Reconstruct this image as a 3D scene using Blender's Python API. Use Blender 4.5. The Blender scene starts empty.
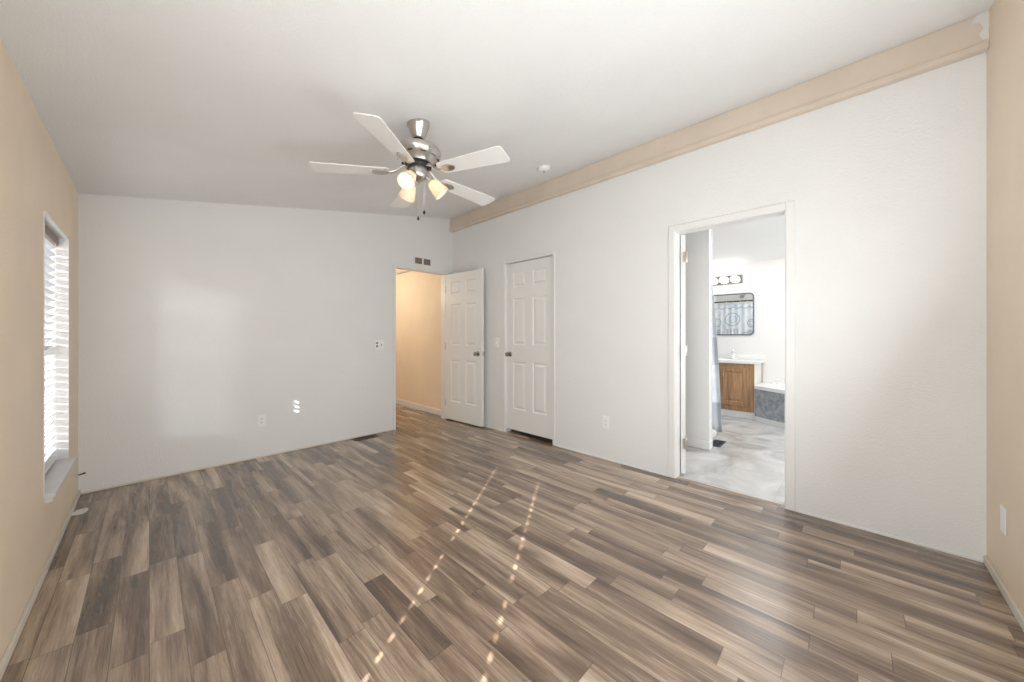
import bpy, bmesh, math, random
from mathutils import Vector, Matrix
random.seed(4)
C = bpy.context.scene.collection
S = bpy.context.scene
PI = math.pi

# ------------------------------------------------------------------ room measures (metres)
XL, XW = -0.361, 2.987          # left wall face, long white wall face
YR, YB = -0.492, 4.065          # near wall face, back wall face
ZL, SLOPE = 2.204, 0.1814       # ceiling height at the left wall, rise per metre in x
XF = 6.35                       # bathroom far wall face
def zc(x): return ZL + SLOPE * (x - XL)
def zb(x): return 2.80 - (x - 3.087) * (2.80 - 2.272) / (XF - 3.087)

# ------------------------------------------------------------------ camera
cd = bpy.data.cameras.new('camera'); cam = bpy.data.objects.new('camera', cd); C.objects.link(cam)
cam.location = (0, 0, 1.17); cam.rotation_euler = (PI/2, 0, -math.radians(45.89))
cd.sensor_width = 36; cd.lens = 351.63 / 1024 * 36; cd.shift_y = -6.0 / 1024; cd.clip_start = 0.02
S.camera = cam

# ------------------------------------------------------------------ sky, sun, lights, exposure
W = bpy.data.worlds.new('sky'); S.world = W; W.use_nodes = True
wn = W.node_tree; bg = wn.nodes['Background']
sky = wn.nodes.new('ShaderNodeTexSky'); sky.sky_type = 'NISHITA'; sky.sun_disc = False
sky.sun_elevation = math.radians(30); sky.sun_rotation = math.radians(236)
wn.links.new(sky.outputs[0], bg.inputs[0]); bg.inputs[1].default_value = 0.11
S.view_settings.view_transform = 'Standard'; S.view_settings.look = 'None'
S.view_settings.exposure = 0.0; S.view_settings.gamma = 1; S.view_settings.use_curve_mapping = False

def lamp(name, kind, loc, d, energy, color=(1, 1, 1), **kw):
    l = bpy.data.lights.new(name, kind); l.energy = energy; l.color = color
    for k, v in kw.items(): setattr(l, k, v)
    o = bpy.data.objects.new(name, l); C.objects.link(o); o.location = loc
    o.rotation_euler = Vector(d).to_track_quat('-Z', 'Y').to_euler()
    return o
lamp('sunlight', 'SUN', (-6, -4, 5), (0.836, 0.549, -0.556), 26, (1, .96, .9), angle=math.radians(.45))
# second sun lamp, low and soft, added for the light patch on the back wall
lamp('low_patch_sun', 'SUN', (-6, -6, 2), (0.66, 0.75, -0.16), 7.5, (.93, .97, 1), angle=math.radians(9))
lamp('window_fill', 'AREA', (-0.33, .335, 1.1), (1, .02, .05), 29, (.90, .955, 1), shape='RECTANGLE', size=.72, size_y=1.3)  # fill lamp added on the room side of the closed blind
lamp('ceiling_fill', 'AREA', (1.6, -.38, .75), (-.25, .6, 1), 7, (.90, .955, 1), shape='DISK', size=.7)  # unseen lamp added near the camera to brighten the ceiling
lamp('room_fill', 'AREA', (1.1, -.42, 1.1), (-.08, 1, .40), 45, (.90, .955, 1), shape='RECTANGLE', size=2.4, size_y=1.2)
lamp('bath_side_fill', 'AREA', (4.5, -1.75, 1.6), (0, 1, .05), 56, (.97, .985, 1), shape='RECTANGLE', size=1.2, size_y=1.0)  # added fill in front of the solid right wall, no window there
lamp('bath_top_fill', 'AREA', (5.35, .55, 2.36), (0, 0, -1), 17, (.98, .99, 1), shape='DISK', size=1.3)  # added lamp without a fixture, lifts the bathroom and its floor reflection
lamp('hall_light', 'POINT', (1.9, 5.6, 1.95), (0, 0, -1), 32, (1, .88, .70), shadow_soft_size=.12)

# ------------------------------------------------------------------ materials
def mat(name):
    m = bpy.data.materials.new(name); m.use_nodes = True
    nt = m.node_tree; b = nt.nodes['Principled BSDF']
    return m, nt, b
def N(nt, t, **kw):
    n = nt.nodes.new(t)
    for k, v in kw.items(): setattr(n, k, v)
    return n
def coords(nt):
    return N(nt, 'ShaderNodeTexCoord').outputs['Object']
def bump(nt, b, scale, strength, dist=.004, detail=2, vec=None):
    n = N(nt, 'ShaderNodeTexNoise'); n.inputs['Scale'].default_value = scale; n.inputs['Detail'].default_value = detail
    nt.links.new(vec or coords(nt), n.inputs['Vector'])
    bp = N(nt, 'ShaderNodeBump'); bp.inputs['Strength'].default_value = strength; bp.inputs['Distance'].default_value = dist
    nt.links.new(n.outputs[0], bp.inputs['Height']); nt.links.new(bp.outputs[0], b.inputs['Normal'])
    return n
def simple(name, col, rough=.5, metal=0, bs=None, bstr=.2, vary=0, vscale=3, emit=0, spec=None, dist=.004):
    m, nt, b = mat(name)
    b.inputs['Base Color'].default_value = (*col, 1); b.inputs['Roughness'].default_value = rough
    b.inputs['Metallic'].default_value = metal
    if spec is not None: b.inputs['Specular IOR Level'].default_value = spec
    if bs: bump(nt, b, bs, bstr, dist)
    if vary:
        n = N(nt, 'ShaderNodeTexNoise'); n.inputs['Scale'].default_value = vscale; n.inputs['Detail'].default_value = 4
        nt.links.new(coords(nt), n.inputs['Vector'])
        r = N(nt, 'ShaderNodeValToRGB')
        r.color_ramp.elements[0].color = (*[c * (1 - vary) for c in col], 1); r.color_ramp.elements[0].position = .3
        r.color_ramp.elements[1].color = (*[min(1, c * (1 + vary)) for c in col], 1); r.color_ramp.elements[1].position = .7
        nt.links.new(n.outputs[0], r.inputs[0]); nt.links.new(r.outputs[0], b.inputs['Base Color'])
    if emit:
        b.inputs['Emission Color'].default_value = (*col, 1); b.inputs['Emission Strength'].default_value = emit
    return m
def mth(nt, op, a, b=None, c=None):
    n = N(nt, 'ShaderNodeMath', operation=op)
    for i, v in enumerate((a, b, c)):
        if v is None: continue
        if isinstance(v, (int, float)): n.inputs[i].default_value = v
        else: nt.links.new(v, n.inputs[i])
    return n.outputs[0]

WHITE = simple('white_paint', (.80, .80, .79), .6, bs=120, bstr=.7, vary=.012, dist=.0035)
BEIGE = simple('beige_paint', (.86, .72, .56), .55, bs=120, bstr=.7, vary=.03, dist=.0035)
BEIGE_TRIM = simple('pink_beige_beam_paint', (.68, .585, .485), .6, bs=60, bstr=.12, vary=.04, vscale=5)
CEIL = simple('ceiling_texture', (.83, .83, .825), .8, bs=115, bstr=.65, vary=.02, vscale=2, dist=.006)
BATHWALL = simple('bath_wall_paint', (.78, .765, .74), .6, bs=190, bstr=.2)
TRIM = simple('white_trim_gloss', (.80, .795, .78), .4, bs=40, bstr=.06, vary=.02)
CAULK = simple('rough_caulk', (.74, .73, .69), .8, bs=60, bstr=.6)
DOORM = simple('door_paint', (.81, .805, .79), .42, bs=120, bstr=.05)
BASE_CREAM = simple('cream_baseboard', (.72, .66, .57), .5, bs=60, bstr=.2, vary=.06, vscale=9)
SILL = simple('painted_sill', (.66, .63, .62), .35, bs=50, bstr=.1, vary=.06, vscale=7)
NICKEL = simple('brushed_nickel', (.56, .54, .52), .28, 1, bs=300, bstr=.05)
KNOBM = simple('satin_knob', (.36, .34, .32), .25, 1)
CHROME = simple('chrome', (.75, .75, .75), .12, 1)
BLACK = simple('black_plastic', (.015, .015, .016), .4)
DARKMETAL = simple('dark_metal', (.06, .055, .05), .4, .7)
BLADE = simple('white_blade', (.80, .795, .77), .38)
PLASTIC = simple('white_plastic', (.88, .88, .87), .35)
GREYPL = simple('grey_slot', (.22, .22, .22), .5)
VENTM = simple('taupe_grille', (.23, .19, .16), .5)
BROWNVENT = simple('brown_register', (.09, .065, .05), .45, .3)
CHARVENT = simple('charcoal_register', (.045, .05, .055), .45, .3)
COUNTER = simple('white_counter', (.80, .80, .79), .22, vary=.03, vscale=10)
TUBM = simple('white_acrylic', (.82, .82, .80), .18)
FRAME_BLUE = simple('slate_frame', (.10, .13, .16), .35, .3)
MIRROR = simple('mirror_glass', (.93, .95, .95), .01, 1)
TASSEL = simple('dark_tassel', (.025, .02, .02), .5)
BROWN_HEAD = simple('taupe_headrail', (.30, .235, .205), .5)
GROUND = simple('outdoor_ground', (.42, .38, .33), .9, vary=.2)
BULB = simple('lit_globe', (1, .95, .86), .3, emit=7)
FANBULB = simple('lit_bulb', (1, .88, .68), .3, emit=4)
FLAKE = simple('paint_flake', (.78, .75, .70), .7, bs=80, bstr=.5)

def slat_mat():
    m, nt, b = mat('pvc_slat')
    b.inputs['Base Color'].default_value = (.50, .515, .54, 1); b.inputs['Roughness'].default_value = .4
    t = N(nt, 'ShaderNodeBsdfTranslucent'); t.inputs[0].default_value = (.80, .86, .92, 1)
    mx = N(nt, 'ShaderNodeMixShader'); mx.inputs[0].default_value = .03
    nt.links.new(b.outputs[0], mx.inputs[1]); nt.links.new(t.outputs[0], mx.inputs[2])
    nt.links.new(mx.outputs[0], nt.nodes['Material Output'].inputs[0])
    return m
SLAT = slat_mat()
def shade_mat():
    m, nt, b = mat('ribbed_frosted_glass')
    b.inputs['Base Color'].default_value = (.93, .86, .72, 1); b.inputs['Roughness'].default_value = .3
    t = N(nt, 'ShaderNodeBsdfTranslucent'); t.inputs[0].default_value = (.95, .86, .68, 1)
    mx = N(nt, 'ShaderNodeMixShader'); mx.inputs[0].default_value = .35
    nt.links.new(b.outputs[0], mx.inputs[1]); nt.links.new(t.outputs[0], mx.inputs[2])
    nt.links.new(mx.outputs[0], nt.nodes['Material Output'].inputs[0])
    return m
SHADE = shade_mat()
def pane_mat():
    m, nt, b = mat('window_glass')
    t = N(nt, 'ShaderNodeBsdfTransparent'); g = N(nt, 'ShaderNodeBsdfGlossy'); g.inputs['Roughness'].default_value = .02
    mx = N(nt, 'ShaderNodeMixShader'); mx.inputs[0].default_value = .05
    nt.links.new(t.outputs[0], mx.inputs[1]); nt.links.new(g.outputs[0], mx.inputs[2])
    nt.links.new(mx.outputs[0], nt.nodes['Material Output'].inputs[0])
    return m
PANE = pane_mat()

def floor_mat():
    m, nt, b = mat('strip_laminate'); L = nt.links
    sp = N(nt, 'ShaderNodeSeparateXYZ'); L.new(coords(nt), sp.inputs[0]); x, y = sp.outputs[0], sp.outputs[1]
    xr = mth(nt, 'DIVIDE', x, .1); row = mth(nt, 'FLOOR', xr); fx = mth(nt, 'FRACT', xr)
    def wn(v, dim='1D'):
        n = N(nt, 'ShaderNodeTexWhiteNoise', noise_dimensions=dim)
        if dim == '1D': L.new(v, n.inputs['W'])
        else: L.new(v, n.inputs['Vector'])
        return n.outputs['Value']
    off = wn(row); ln = mth(nt, 'MULTIPLY_ADD', wn(mth(nt, 'ADD', row, 57.3)), .35, .52)
    yr = mth(nt, 'ADD', mth(nt, 'DIVIDE', y, ln), mth(nt, 'MULTIPLY', off, 7.0))
    st = mth(nt, 'FLOOR', yr); fy = mth(nt, 'FRACT', yr)
    cb = N(nt, 'ShaderNodeCombineXYZ'); L.new(row, cb.inputs[0]); L.new(st, cb.inputs[1])
    sid = wn(cb.outputs[0], '3D')
    cb2 = N(nt, 'ShaderNodeCombineXYZ'); L.new(st, cb2.inputs[0]); L.new(row, cb2.inputs[1]); cb2.inputs[2].default_value = 3.7
    sid2 = wn(cb2.outputs[0], '3D')
    # grain, stretched along the strips, its own piece of noise for each strip
    def grain(sx, sy, scale, detail, k):
        c = N(nt, 'ShaderNodeCombineXYZ')
        L.new(mth(nt, 'ADD', mth(nt, 'MULTIPLY', x, sx), mth(nt, 'MULTIPLY', sid, 31.7 + k)), c.inputs[0])
        L.new(mth(nt, 'ADD', mth(nt, 'MULTIPLY', y, sy), mth(nt, 'MULTIPLY', sid2, 17.1)), c.inputs[1])
        n = N(nt, 'ShaderNodeTexNoise'); n.inputs['Scale'].default_value = scale; n.inputs['Detail'].default_value = detail
        n.inputs['Roughness'].default_value = .62; n.inputs['Distortion'].default_value = .8
        L.new(c.outputs[0], n.inputs['Vector']); return n.outputs[0]
    broad = grain(8.5, .8, 1.0, 2, 0); mid = grain(55, 2.6, 1.2, 5, 3); fine = grain(230, 7, 1.5, 3, 7)
    # light streak along one edge of a strip
    edge = mth(nt, 'ABSOLUTE', mth(nt, 'SUBTRACT', fx, sid2))
    t = mth(nt, 'MULTIPLY_ADD', mth(nt, 'SUBTRACT', broad, .5), 1.9, .46)
    t = mth(nt, 'ADD', t, mth(nt, 'MULTIPLY', mth(nt, 'SUBTRACT', sid, .5), .42))
    t = mth(nt, 'ADD', t, mth(nt, 'MULTIPLY', mth(nt, 'SUBTRACT', edge, .35), .30))
    t = mth(nt, 'ADD', t, mth(nt, 'MULTIPLY', mth(nt, 'SUBTRACT', mid, .5), .85))
    t = mth(nt, 'ADD', t, mth(nt, 'MULTIPLY', mth(nt, 'SUBTRACT', fine, .5), .72))
    r = N(nt, 'ShaderNodeValToRGB'); e = r.color_ramp.elements
    e[0].position = 0; e[0].color = (.090, .059, .040, 1); e[1].position = 1; e[1].color = (.60, .47, .35, 1)
    k = e.new(.35); k.color = (.205, .140, .097, 1); k = e.new(.65); k.color = (.37, .272, .195, 1)
    L.new(t, r.inputs[0])
    # seams
    sx_ = mth(nt, 'LESS_THAN', mth(nt, 'MINIMUM', fx, mth(nt, 'SUBTRACT', 1, fx)), .014)
    sy_ = mth(nt, 'LESS_THAN', mth(nt, 'MULTIPLY', mth(nt, 'MINIMUM', fy, mth(nt, 'SUBTRACT', 1, fy)), ln), .0014)
    seam = mth(nt, 'MULTIPLY', mth(nt, 'MAXIMUM', sx_, sy_), .6)
    mx = N(nt, 'ShaderNodeMix', data_type='RGBA'); L.new(seam, mx.inputs[0]); L.new(r.outputs[0], mx.inputs[6]); mx.inputs[7].default_value = (.05, .035, .028, 1)
    L.new(mx.outputs[2], b.inputs['Base Color'])
    L.new(mth(nt, 'MULTIPLY_ADD', fine, .10, .19), b.inputs['Roughness']); b.inputs['Coat Weight'].default_value = .35; b.inputs['Coat Roughness'].default_value = .24; b.inputs['Specular IOR Level'].default_value = .75
    bp = N(nt, 'ShaderNodeBump'); bp.inputs['Strength'].default_value = .12; bp.inputs['Distance'].default_value = .002
    L.new(fine, bp.inputs['Height']); L.new(bp.outputs[0], b.inputs['Normal'])
    return m
FLOOR = floor_mat()

def marble_mat(name, c0, c1, scale, rough, tile=None, grout=(.5, .5, .5)):
    m, nt, b = mat(name); L = nt.links; co = coords(nt)
    n = N(nt, 'ShaderNodeTexNoise'); n.inputs['Scale'].default_value = scale; n.inputs['Detail'].default_value = 8; n.inputs['Distortion'].default_value = 1.5
    L.new(co, n.inputs['Vector'])
    r = N(nt, 'ShaderNodeValToRGB'); e = r.color_ramp.elements
    e[0].position = .32; e[0].color = (*c0, 1); e[1].position = .68; e[1].color = (*c1, 1); L.new(n.outputs[0], r.inputs[0])
    out = r.outputs[0]
    if tile:
        sp = N(nt, 'ShaderNodeSeparateXYZ'); L.new(co, sp.inputs[0])
        g = None
        for i in (0, 1):
            f = mth(nt, 'FRACT', mth(nt, 'DIVIDE', sp.outputs[i], tile))
            q = mth(nt, 'LESS_THAN', mth(nt, 'MINIMUM', f, mth(nt, 'SUBTRACT', 1, f)), .008)
            g = q if g is None else mth(nt, 'MAXIMUM', g, q)
        mx = N(nt, 'ShaderNodeMix', data_type='RGBA'); L.new(mth(nt, 'MULTIPLY', g, .35), mx.inputs[0]); L.new(out, mx.inputs[6]); mx.inputs[7].default_value = (*grout, 1)
        out = mx.outputs[2]
    L.new(out, b.inputs['Base Color']); b.inputs['Roughness'].default_value = rough
    return m
BATHFLOOR = marble_mat('grey_marble_vinyl', (.40, .395, .385), (.66, .65, .64), 2.6, .22, .4, (.35, .35, .34))
TUBPANEL = marble_mat('blue_grey_marble_panel', (.20, .22, .25), (.44, .46, .49), 9, .35)

def oak_mat():
    m, nt, b = mat('honey_oak'); L = nt.links
    mp = N(nt, 'ShaderNodeMapping'); mp.inputs['Scale'].default_value = (30, 30, 2.2); L.new(coords(nt), mp.inputs[0])
    n = N(nt, 'ShaderNodeTexNoise'); n.inputs['Scale'].default_value = 1.6; n.inputs['Detail'].default_value = 5; L.new(mp.outputs[0], n.inputs['Vector'])
    r = N(nt, 'ShaderNodeValToRGB'); e = r.color_ramp.elements
    e[0].position = .3; e[0].color = (.27, .145, .068, 1); e[1].position = .7; e[1].color = (.47, .28, .145, 1)
    L.new(n.outputs[0], r.inputs[0]); L.new(r.outputs[0], b.inputs['Base Color']); b.inputs['Roughness'].default_value = .4
    return m
OAK = oak_mat()

def curtain_mat():
    m, nt, b = mat('printed_curtain'); L = nt.links
    sp = N(nt, 'ShaderNodeSeparateXYZ'); L.new(coords(nt), sp.inputs[0]); y, z = sp.outputs[1], sp.outputs[2]
    def ring(cy, cz, r, w):
        d = mth(nt, 'SQRT', mth(nt, 'ADD', mth(nt, 'POWER', mth(nt, 'SUBTRACT', y, cy), 2), mth(nt, 'POWER', mth(nt, 'SUBTRACT', z, cz), 2)))
        return mth(nt, 'LESS_THAN', mth(nt, 'ABSOLUTE', mth(nt, 'SUBTRACT', d, r)), w)
    def stroke(cy, z0, z1, w):
        a = mth(nt, 'LESS_THAN', mth(nt, 'ABSOLUTE', mth(nt, 'SUBTRACT', y, cy)), w)
        q = mth(nt, 'LESS_THAN', mth(nt, 'ABSOLUTE', mth(nt, 'SUBTRACT', z, (z0 + z1) / 2)), (z1 - z0) / 2)
        return mth(nt, 'MULTIPLY', a, q)
    ink = None
    for cy, cz, r in ((1.72, 1.48, .125), (1.40, 1.40, .07), (2.00, 1.42, .08), (1.50, 1.15, .07)):
        for v in (ring(cy, cz, r, .008), ring(cy, cz, r * .5, .004)):
            ink = v if ink is None else mth(nt, 'MAXIMUM', ink, v)
        for k in (-.7, -.25, .25, .7):
            v = stroke(cy + k * r, cz - r - .22 - .08 * (1 - abs(k)), cz - r - .06 + .0, .016)
            ink = mth(nt, 'MAXIMUM', ink, mth(nt, 'MULTIPLY', v, .8))
    # scalloped border under the top hem, grey band along the bottom hem and a fainter one at mid height
    sc = mth(nt, 'ABSOLUTE', mth(nt, 'SUBTRACT', z, mth(nt, 'ADD', 1.73, mth(nt, 'MULTIPLY', mth(nt, 'ABSOLUTE', mth(nt, 'SINE', mth(nt, 'MULTIPLY', y, 24))), -.035))))
    ink = mth(nt, 'MAXIMUM', ink, mth(nt, 'LESS_THAN', sc, .010))
    ink = mth(nt, 'MAXIMUM', ink, mth(nt, 'MULTIPLY', mth(nt, 'LESS_THAN', z, .38), .8))
    ink = mth(nt, 'MAXIMUM', ink, mth(nt, 'MULTIPLY', mth(nt, 'LESS_THAN', mth(nt, 'ABSOLUTE', mth(nt, 'SUBTRACT', z, .98)), .16), .55))
    n = N(nt, 'ShaderNodeTexNoise'); n.inputs['Scale'].default_value = 9; n.inputs['Detail'].default_value = 5; L.new(coords(nt), n.inputs['Vector'])
    r = N(nt, 'ShaderNodeValToRGB'); e = r.color_ramp.elements
    e[0].position = .35; e[0].color = (.68, .76, .84, 1); e[1].position = .65; e[1].color = (.86, .88, .90, 1); L.new(n.outputs[0], r.inputs[0])
    mx = N(nt, 'ShaderNodeMix', data_type='RGBA'); L.new(mth(nt, 'MULTIPLY', ink, .75), mx.inputs[0]); L.new(r.outputs[0], mx.inputs[6]); mx.inputs[7].default_value = (.33, .35, .40, 1)
    L.new(mx.outputs[2], b.inputs['Base Color']); b.inputs['Roughness'].default_value = .6
    return m
CURTAIN = curtain_mat()

# ------------------------------------------------------------------ mesh helpers
def box(bm, x0, x1, y0, y1, z0, z1, bev=0, seg=1):
    if bev:
        t = bmesh.new(); box(t, x0, x1, y0, y1, z0, z1)
        bmesh.ops.bevel(t, geom=t.edges[:], offset=bev, segments=seg, affect='EDGES')
        me = bpy.data.meshes.new('t'); t.to_mesh(me); t.free(); bm.from_mesh(me); bpy.data.meshes.remove(me); return
    v = [bm.verts.new((x, y, z)) for x in (x0, x1) for y in (y0, y1) for z in (z0, z1)]
    for f in ((0, 1, 3, 2), (4, 6, 7, 5), (0, 4, 5, 1), (2, 3, 7, 6), (0, 2, 6, 4), (1, 5, 7, 3)):
        bm.faces.new([v[i] for i in f])
def hexa(bm, p):   # eight corners, bottom four then top four, both anticlockwise from above
    v = [bm.verts.new(q) for q in p]
    for f in ((3, 2, 1, 0), (4, 5, 6, 7), (0, 1, 5, 4), (1, 2, 6, 5), (2, 3, 7, 6), (3, 0, 4, 7)):
        bm.faces.new([v[i] for i in f])
def prism(bm, poly, z0, z1):
    a = [bm.verts.new((x, y, z0)) for x, y in poly]; b = [bm.verts.new((x, y, z1)) for x, y in poly]
    n = len(poly); bm.faces.new(a[::-1]); bm.faces.new(b)
    for i in range(n): bm.faces.new((a[i], a[(i+1) % n], b[(i+1) % n], b[i]))
def lathe(bm, prof, n=32, M=None, cap0=True, cap1=True):
    M = M or Matrix(); rings = []
    for r, z in prof:
        rings.append([bm.verts.new(M @ Vector((r*math.cos(2*PI*i/n), r*math.sin(2*PI*i/n), z))) for i in range(n)])
    for a, b in zip(rings, rings[1:]):
        for i in range(n): bm.faces.new((a[i], a[(i+1) % n], b[(i+1) % n], b[i]))
    if cap0: bm.faces.new(rings[0][::-1])
    if cap1: bm.faces.new(rings[-1])
    return rings
def tube(bm, pts, r, n=8):
    pts = [Vector(p) for p in pts]; rings = []
    for i, p in enumerate(pts):
        d = (pts[min(i+1, len(pts)-1)] - pts[max(i-1, 0)]).normalized()
        u = d.cross(Vector((0, 0, 1)) if abs(d.z) < .9 else Vector((1, 0, 0))).normalized(); v = d.cross(u)
        rr = r[i] if isinstance(r, (list, tuple)) else r
        rings.append([bm.verts.new(p + (u*math.cos(2*PI*k/n) + v*math.sin(2*PI*k/n))*rr) for k in range(n)])
    for a, b in zip(rings, rings[1:]):
        for i in range(n): bm.faces.new((a[i], a[(i+1) % n], b[(i+1) % n], b[i]))
    bm.faces.new(rings[0][::-1]); bm.faces.new(rings[-1])
def obj(name, bm, m, parent=None, smooth=False, M=None):
    if M is not None: bmesh.ops.transform(bm, matrix=M, verts=bm.verts[:])
    bmesh.ops.recalc_face_normals(bm, faces=bm.faces[:])
    me = bpy.data.meshes.new(name); bm.to_mesh(me); bm.free(); me.materials.append(m)
    if smooth:
        me.polygons.foreach_set('use_smooth', [True]*len(me.polygons))
        me.set_sharp_from_angle(angle=math.radians(40))
    o = bpy.data.objects.new(name, me); C.objects.link(o)
    if parent: o.parent = parent
    return o
def B(): return bmesh.new()
def boxobj(name, m, dims, parent=None, bev=0, seg=1):
    bm = B(); box(bm, *dims, bev=bev, seg=seg); return obj(name, bm, m, parent, smooth=bev > 0)
def struct(o, label=None):
    o['kind'] = 'structure'
    if label: o['label'] = label
    return o
def tag(o, label, cat, group=None):
    o['label'] = label; o['category'] = cat
    if group: o['group'] = group
    return o
def thing(name, label, cat, loc=(0, 0, 0), rz=0, group=None):
    o = bpy.data.objects.new(name, None); C.objects.link(o); o.location = loc; o.rotation_euler = (0, 0, rz)
    o.empty_display_size = .1
    return tag(o, label, cat, group)
def copy_tree(o, parent=None):
    c = o.copy(); C.objects.link(c)
    if parent: c.parent = parent
    for ch in list(o.children): copy_tree(ch, c)
    return c

# ================================================================== SETTING
T = .1
# --- main floor (runs on into the hall and the closet)
bm = B(); box(bm, XL - .14, XW + .05, YR - T, YB + T, -.08, 0); box(bm, 1.0, 3.1, YB + T, 8.4, -.08, 0); box(bm, XW + .05, 3.75, 2.22, 3.2, -.08, 0)
struct(obj('floor', bm, FLOOR), 'grey brown wood strip laminate floor of the empty room')
# --- ceiling, sloping up to the right
bm = B(); x0, x1, y0, y1 = XL - .14, XW + T, YR - T, YB + T
hexa(bm, [(x0, y0, zc(x0)), (x1, y0, zc(x1)), (x1, y1, zc(x1)), (x0, y1, zc(x0)), (x0, y0, zc(x0)+.1), (x1, y0, zc(x1)+.1), (x1, y1, zc(x1)+.1), (x0, y1, zc(x0)+.1)])
struct(obj('ceiling', bm, CEIL), 'white textured ceiling sloping up to the right')
def wall_x(bm, y0, y1, parts):      # wall along x with a top that follows the ceiling
    for xa, xb, za in parts:
        hexa(bm, [(xa, y0, za), (xb, y0, za), (xb, y1, za), (xa, y1, za), (xa, y0, zc(xa)), (xb, y0, zc(xb)), (xb, y1, zc(xb)), (xa, y1, zc(xa))])
# hall doorway x 2.115..2.87, z 2.015
HX0, HX1, HZ = 2.118, 2.868, 2.018
bm = B(); wall_x(bm, YB, YB + T, [(XL - .14, HX0, 0), (HX0, HX1, HZ), (HX1, XW + T, 0)])
struct(obj('wall_back', bm, WHITE), 'white back wall with the hall doorway at its right end')
bm = B(); wall_x(bm, YR - T, YR, [(XL - .14, XW + T, 0)])
struct(obj('wall_near', bm, BEIGE), 'beige near wall at the right edge of the view')
# left wall with two tall window openings
WINS = [(2.85, 3.60), (-.04, .71)]; WZ0, WZ1 = .385, 1.783; XO = XL - .14
bm = B(); ys = [YR - T, -.04, .71, 2.85, 3.60, YB + T]
zt = zc(XL)
for i in (0, 2, 4): box(bm, XO, XL, ys[i], ys[i+1], 0, zt)
for a, b in WINS: box(bm, XO, XL, a, b, 0, WZ0 - .02); box(bm, XO, XL, a, b, WZ1, zt)
struct(obj('wall_left', bm, BEIGE), 'beige left wall with the tall window')
# long white wall on the right, bathroom and closet doorways
BY0, BY1, BZ = .326, 1.042, 2.012; KY0, KY1, KZ = 2.288, 3.013, 2.03
bm = B(); zt = zc(XW)
for a, b in ((YR - T, BY0), (BY1, KY0), (KY1, YB)): box(bm, XW, XW + T, a, b, 0, zt)
box(bm, XW, XW + T, BY0, BY1, BZ, zt); box(bm, XW, XW + T, KY0, KY1, KZ, zt)
struct(obj('wall_right', bm, WHITE), 'long white wall with the closet door and the bathroom doorway')
# beam along the top of the right wall
bm = B(); box(bm, XW - .045, XW, YR, YB, 2.62, zc(XW - .045), bev=.003); box(bm, XW - .056, XW - .045, YR, YB, 2.62, 2.65, bev=.004)
box(bm, XW - .051, XW - .045, YR, YB, 2.652, 2.664, bev=.002)
struct(obj('trim_1', bm, BEIGE_TRIM, smooth=False), 'pinkish beige beam along the top of the white wall')
# smear of white caulk where the beam meets the near wall
bm = B(); pts = [(0, 0), (.03, .005), (.022, .04), (.035, .07), (.02, .10), (.030, .13), (.048, .142), (.062, .132), (.060, .148), (.045, .168), (.03, .182), (0, .182)]
a = [bm.verts.new((XW - .0455, YR + p, 2.625 + q)) for p, q in pts]; b = [bm.verts.new((XW - .049, YR + p*.9, 2.625 + q)) for p, q in pts]
n = len(pts); bm.faces.new(a); bm.faces.new(b)
for i in range(n): bm.faces.new((a[i], a[(i+1) % n], b[(i+1) % n], b[i]))
struct(obj('trim_2', bm, CAULK), 'rough white caulk at the near end of the beam')
# baseboards: thin strips
def strip(name, m, dims, label): struct(boxobj(name, m, dims, bev=.003), label)
strip('baseboard_back', BASE_CREAM, (XL, HX0 - .035, YB - .008, YB, 0, .016), 'thin cream strip along the foot of the back wall')
strip('baseboard_left', BASE_CREAM, (XL, XL + .012, YR, YB - .008, 0, .035), 'cream strip along the foot of the left wall')
strip('baseboard_near', BASE_CREAM, (XL + .012, XW, YR, YR + .010, 0, .04), 'cream strip along the foot of the near wall')
bm = B()
for a, b in ((YR + .01, BY0 - .045), (BY1 + .045, KY0 - .04), (KY1 + .045, YB - .02)): box(bm, XW - .006, XW, a, b, 0, .012)
struct(obj('baseboard_right', bm, TRIM), 'thin white strip along the foot of the long white wall')

# --- casings and jambs
def casing_right(name, y0, y1, z1, w, label, pr=.011):
    bm = B()
    for a, b in ((y0 - w, y0), (y1, y1 + w)): box(bm, XW - pr, XW, a, b, 0, z1 + w, bev=.004)
    box(bm, XW - pr, XW, y0, y1, z1, z1 + w, bev=.004)
    j = .016                                            # jamb boards lining the wall
    box(bm, XW - .004, XW + T + .004, y0 - .002, y0 + j - .012, 0, z1); box(bm, XW - .004, XW + T + .004, y1 - j + .012, y1 + .002, 0, z1)
    box(bm, XW - .004, XW + T + .004, y0, y1, z1 - .004, z1 + .002)
    return struct(obj(name, bm, TRIM), label), bm
casing_right('trim_3', BY0, BY1, BZ, .052, 'white casing around the bathroom doorway')
casing_right('trim_4', KY0, KY1, KZ, .03, 'slim white casing around the closet door', .008)
bm = B(); w = .030
for a, b in ((HX0 - w, HX0), (HX1, HX1 + w)): box(bm, a, b, YB - .010, YB, 0, HZ + w, bev=.003)
box(bm, HX0, HX1, YB - .010, YB, HZ, HZ + w, bev=.003)
box(bm, HX0, HX0 + .006, YB - .003, YB + T + .003, 0, HZ); box(bm, HX1 - .006, HX1, YB - .003, YB + T + .003, 0, HZ); box(bm, HX0, HX1, YB - .003, YB + T + .003, HZ - .006, HZ)
struct(obj('trim_5', bm, TRIM), 'slim white casing around the hall doorway')

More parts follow.
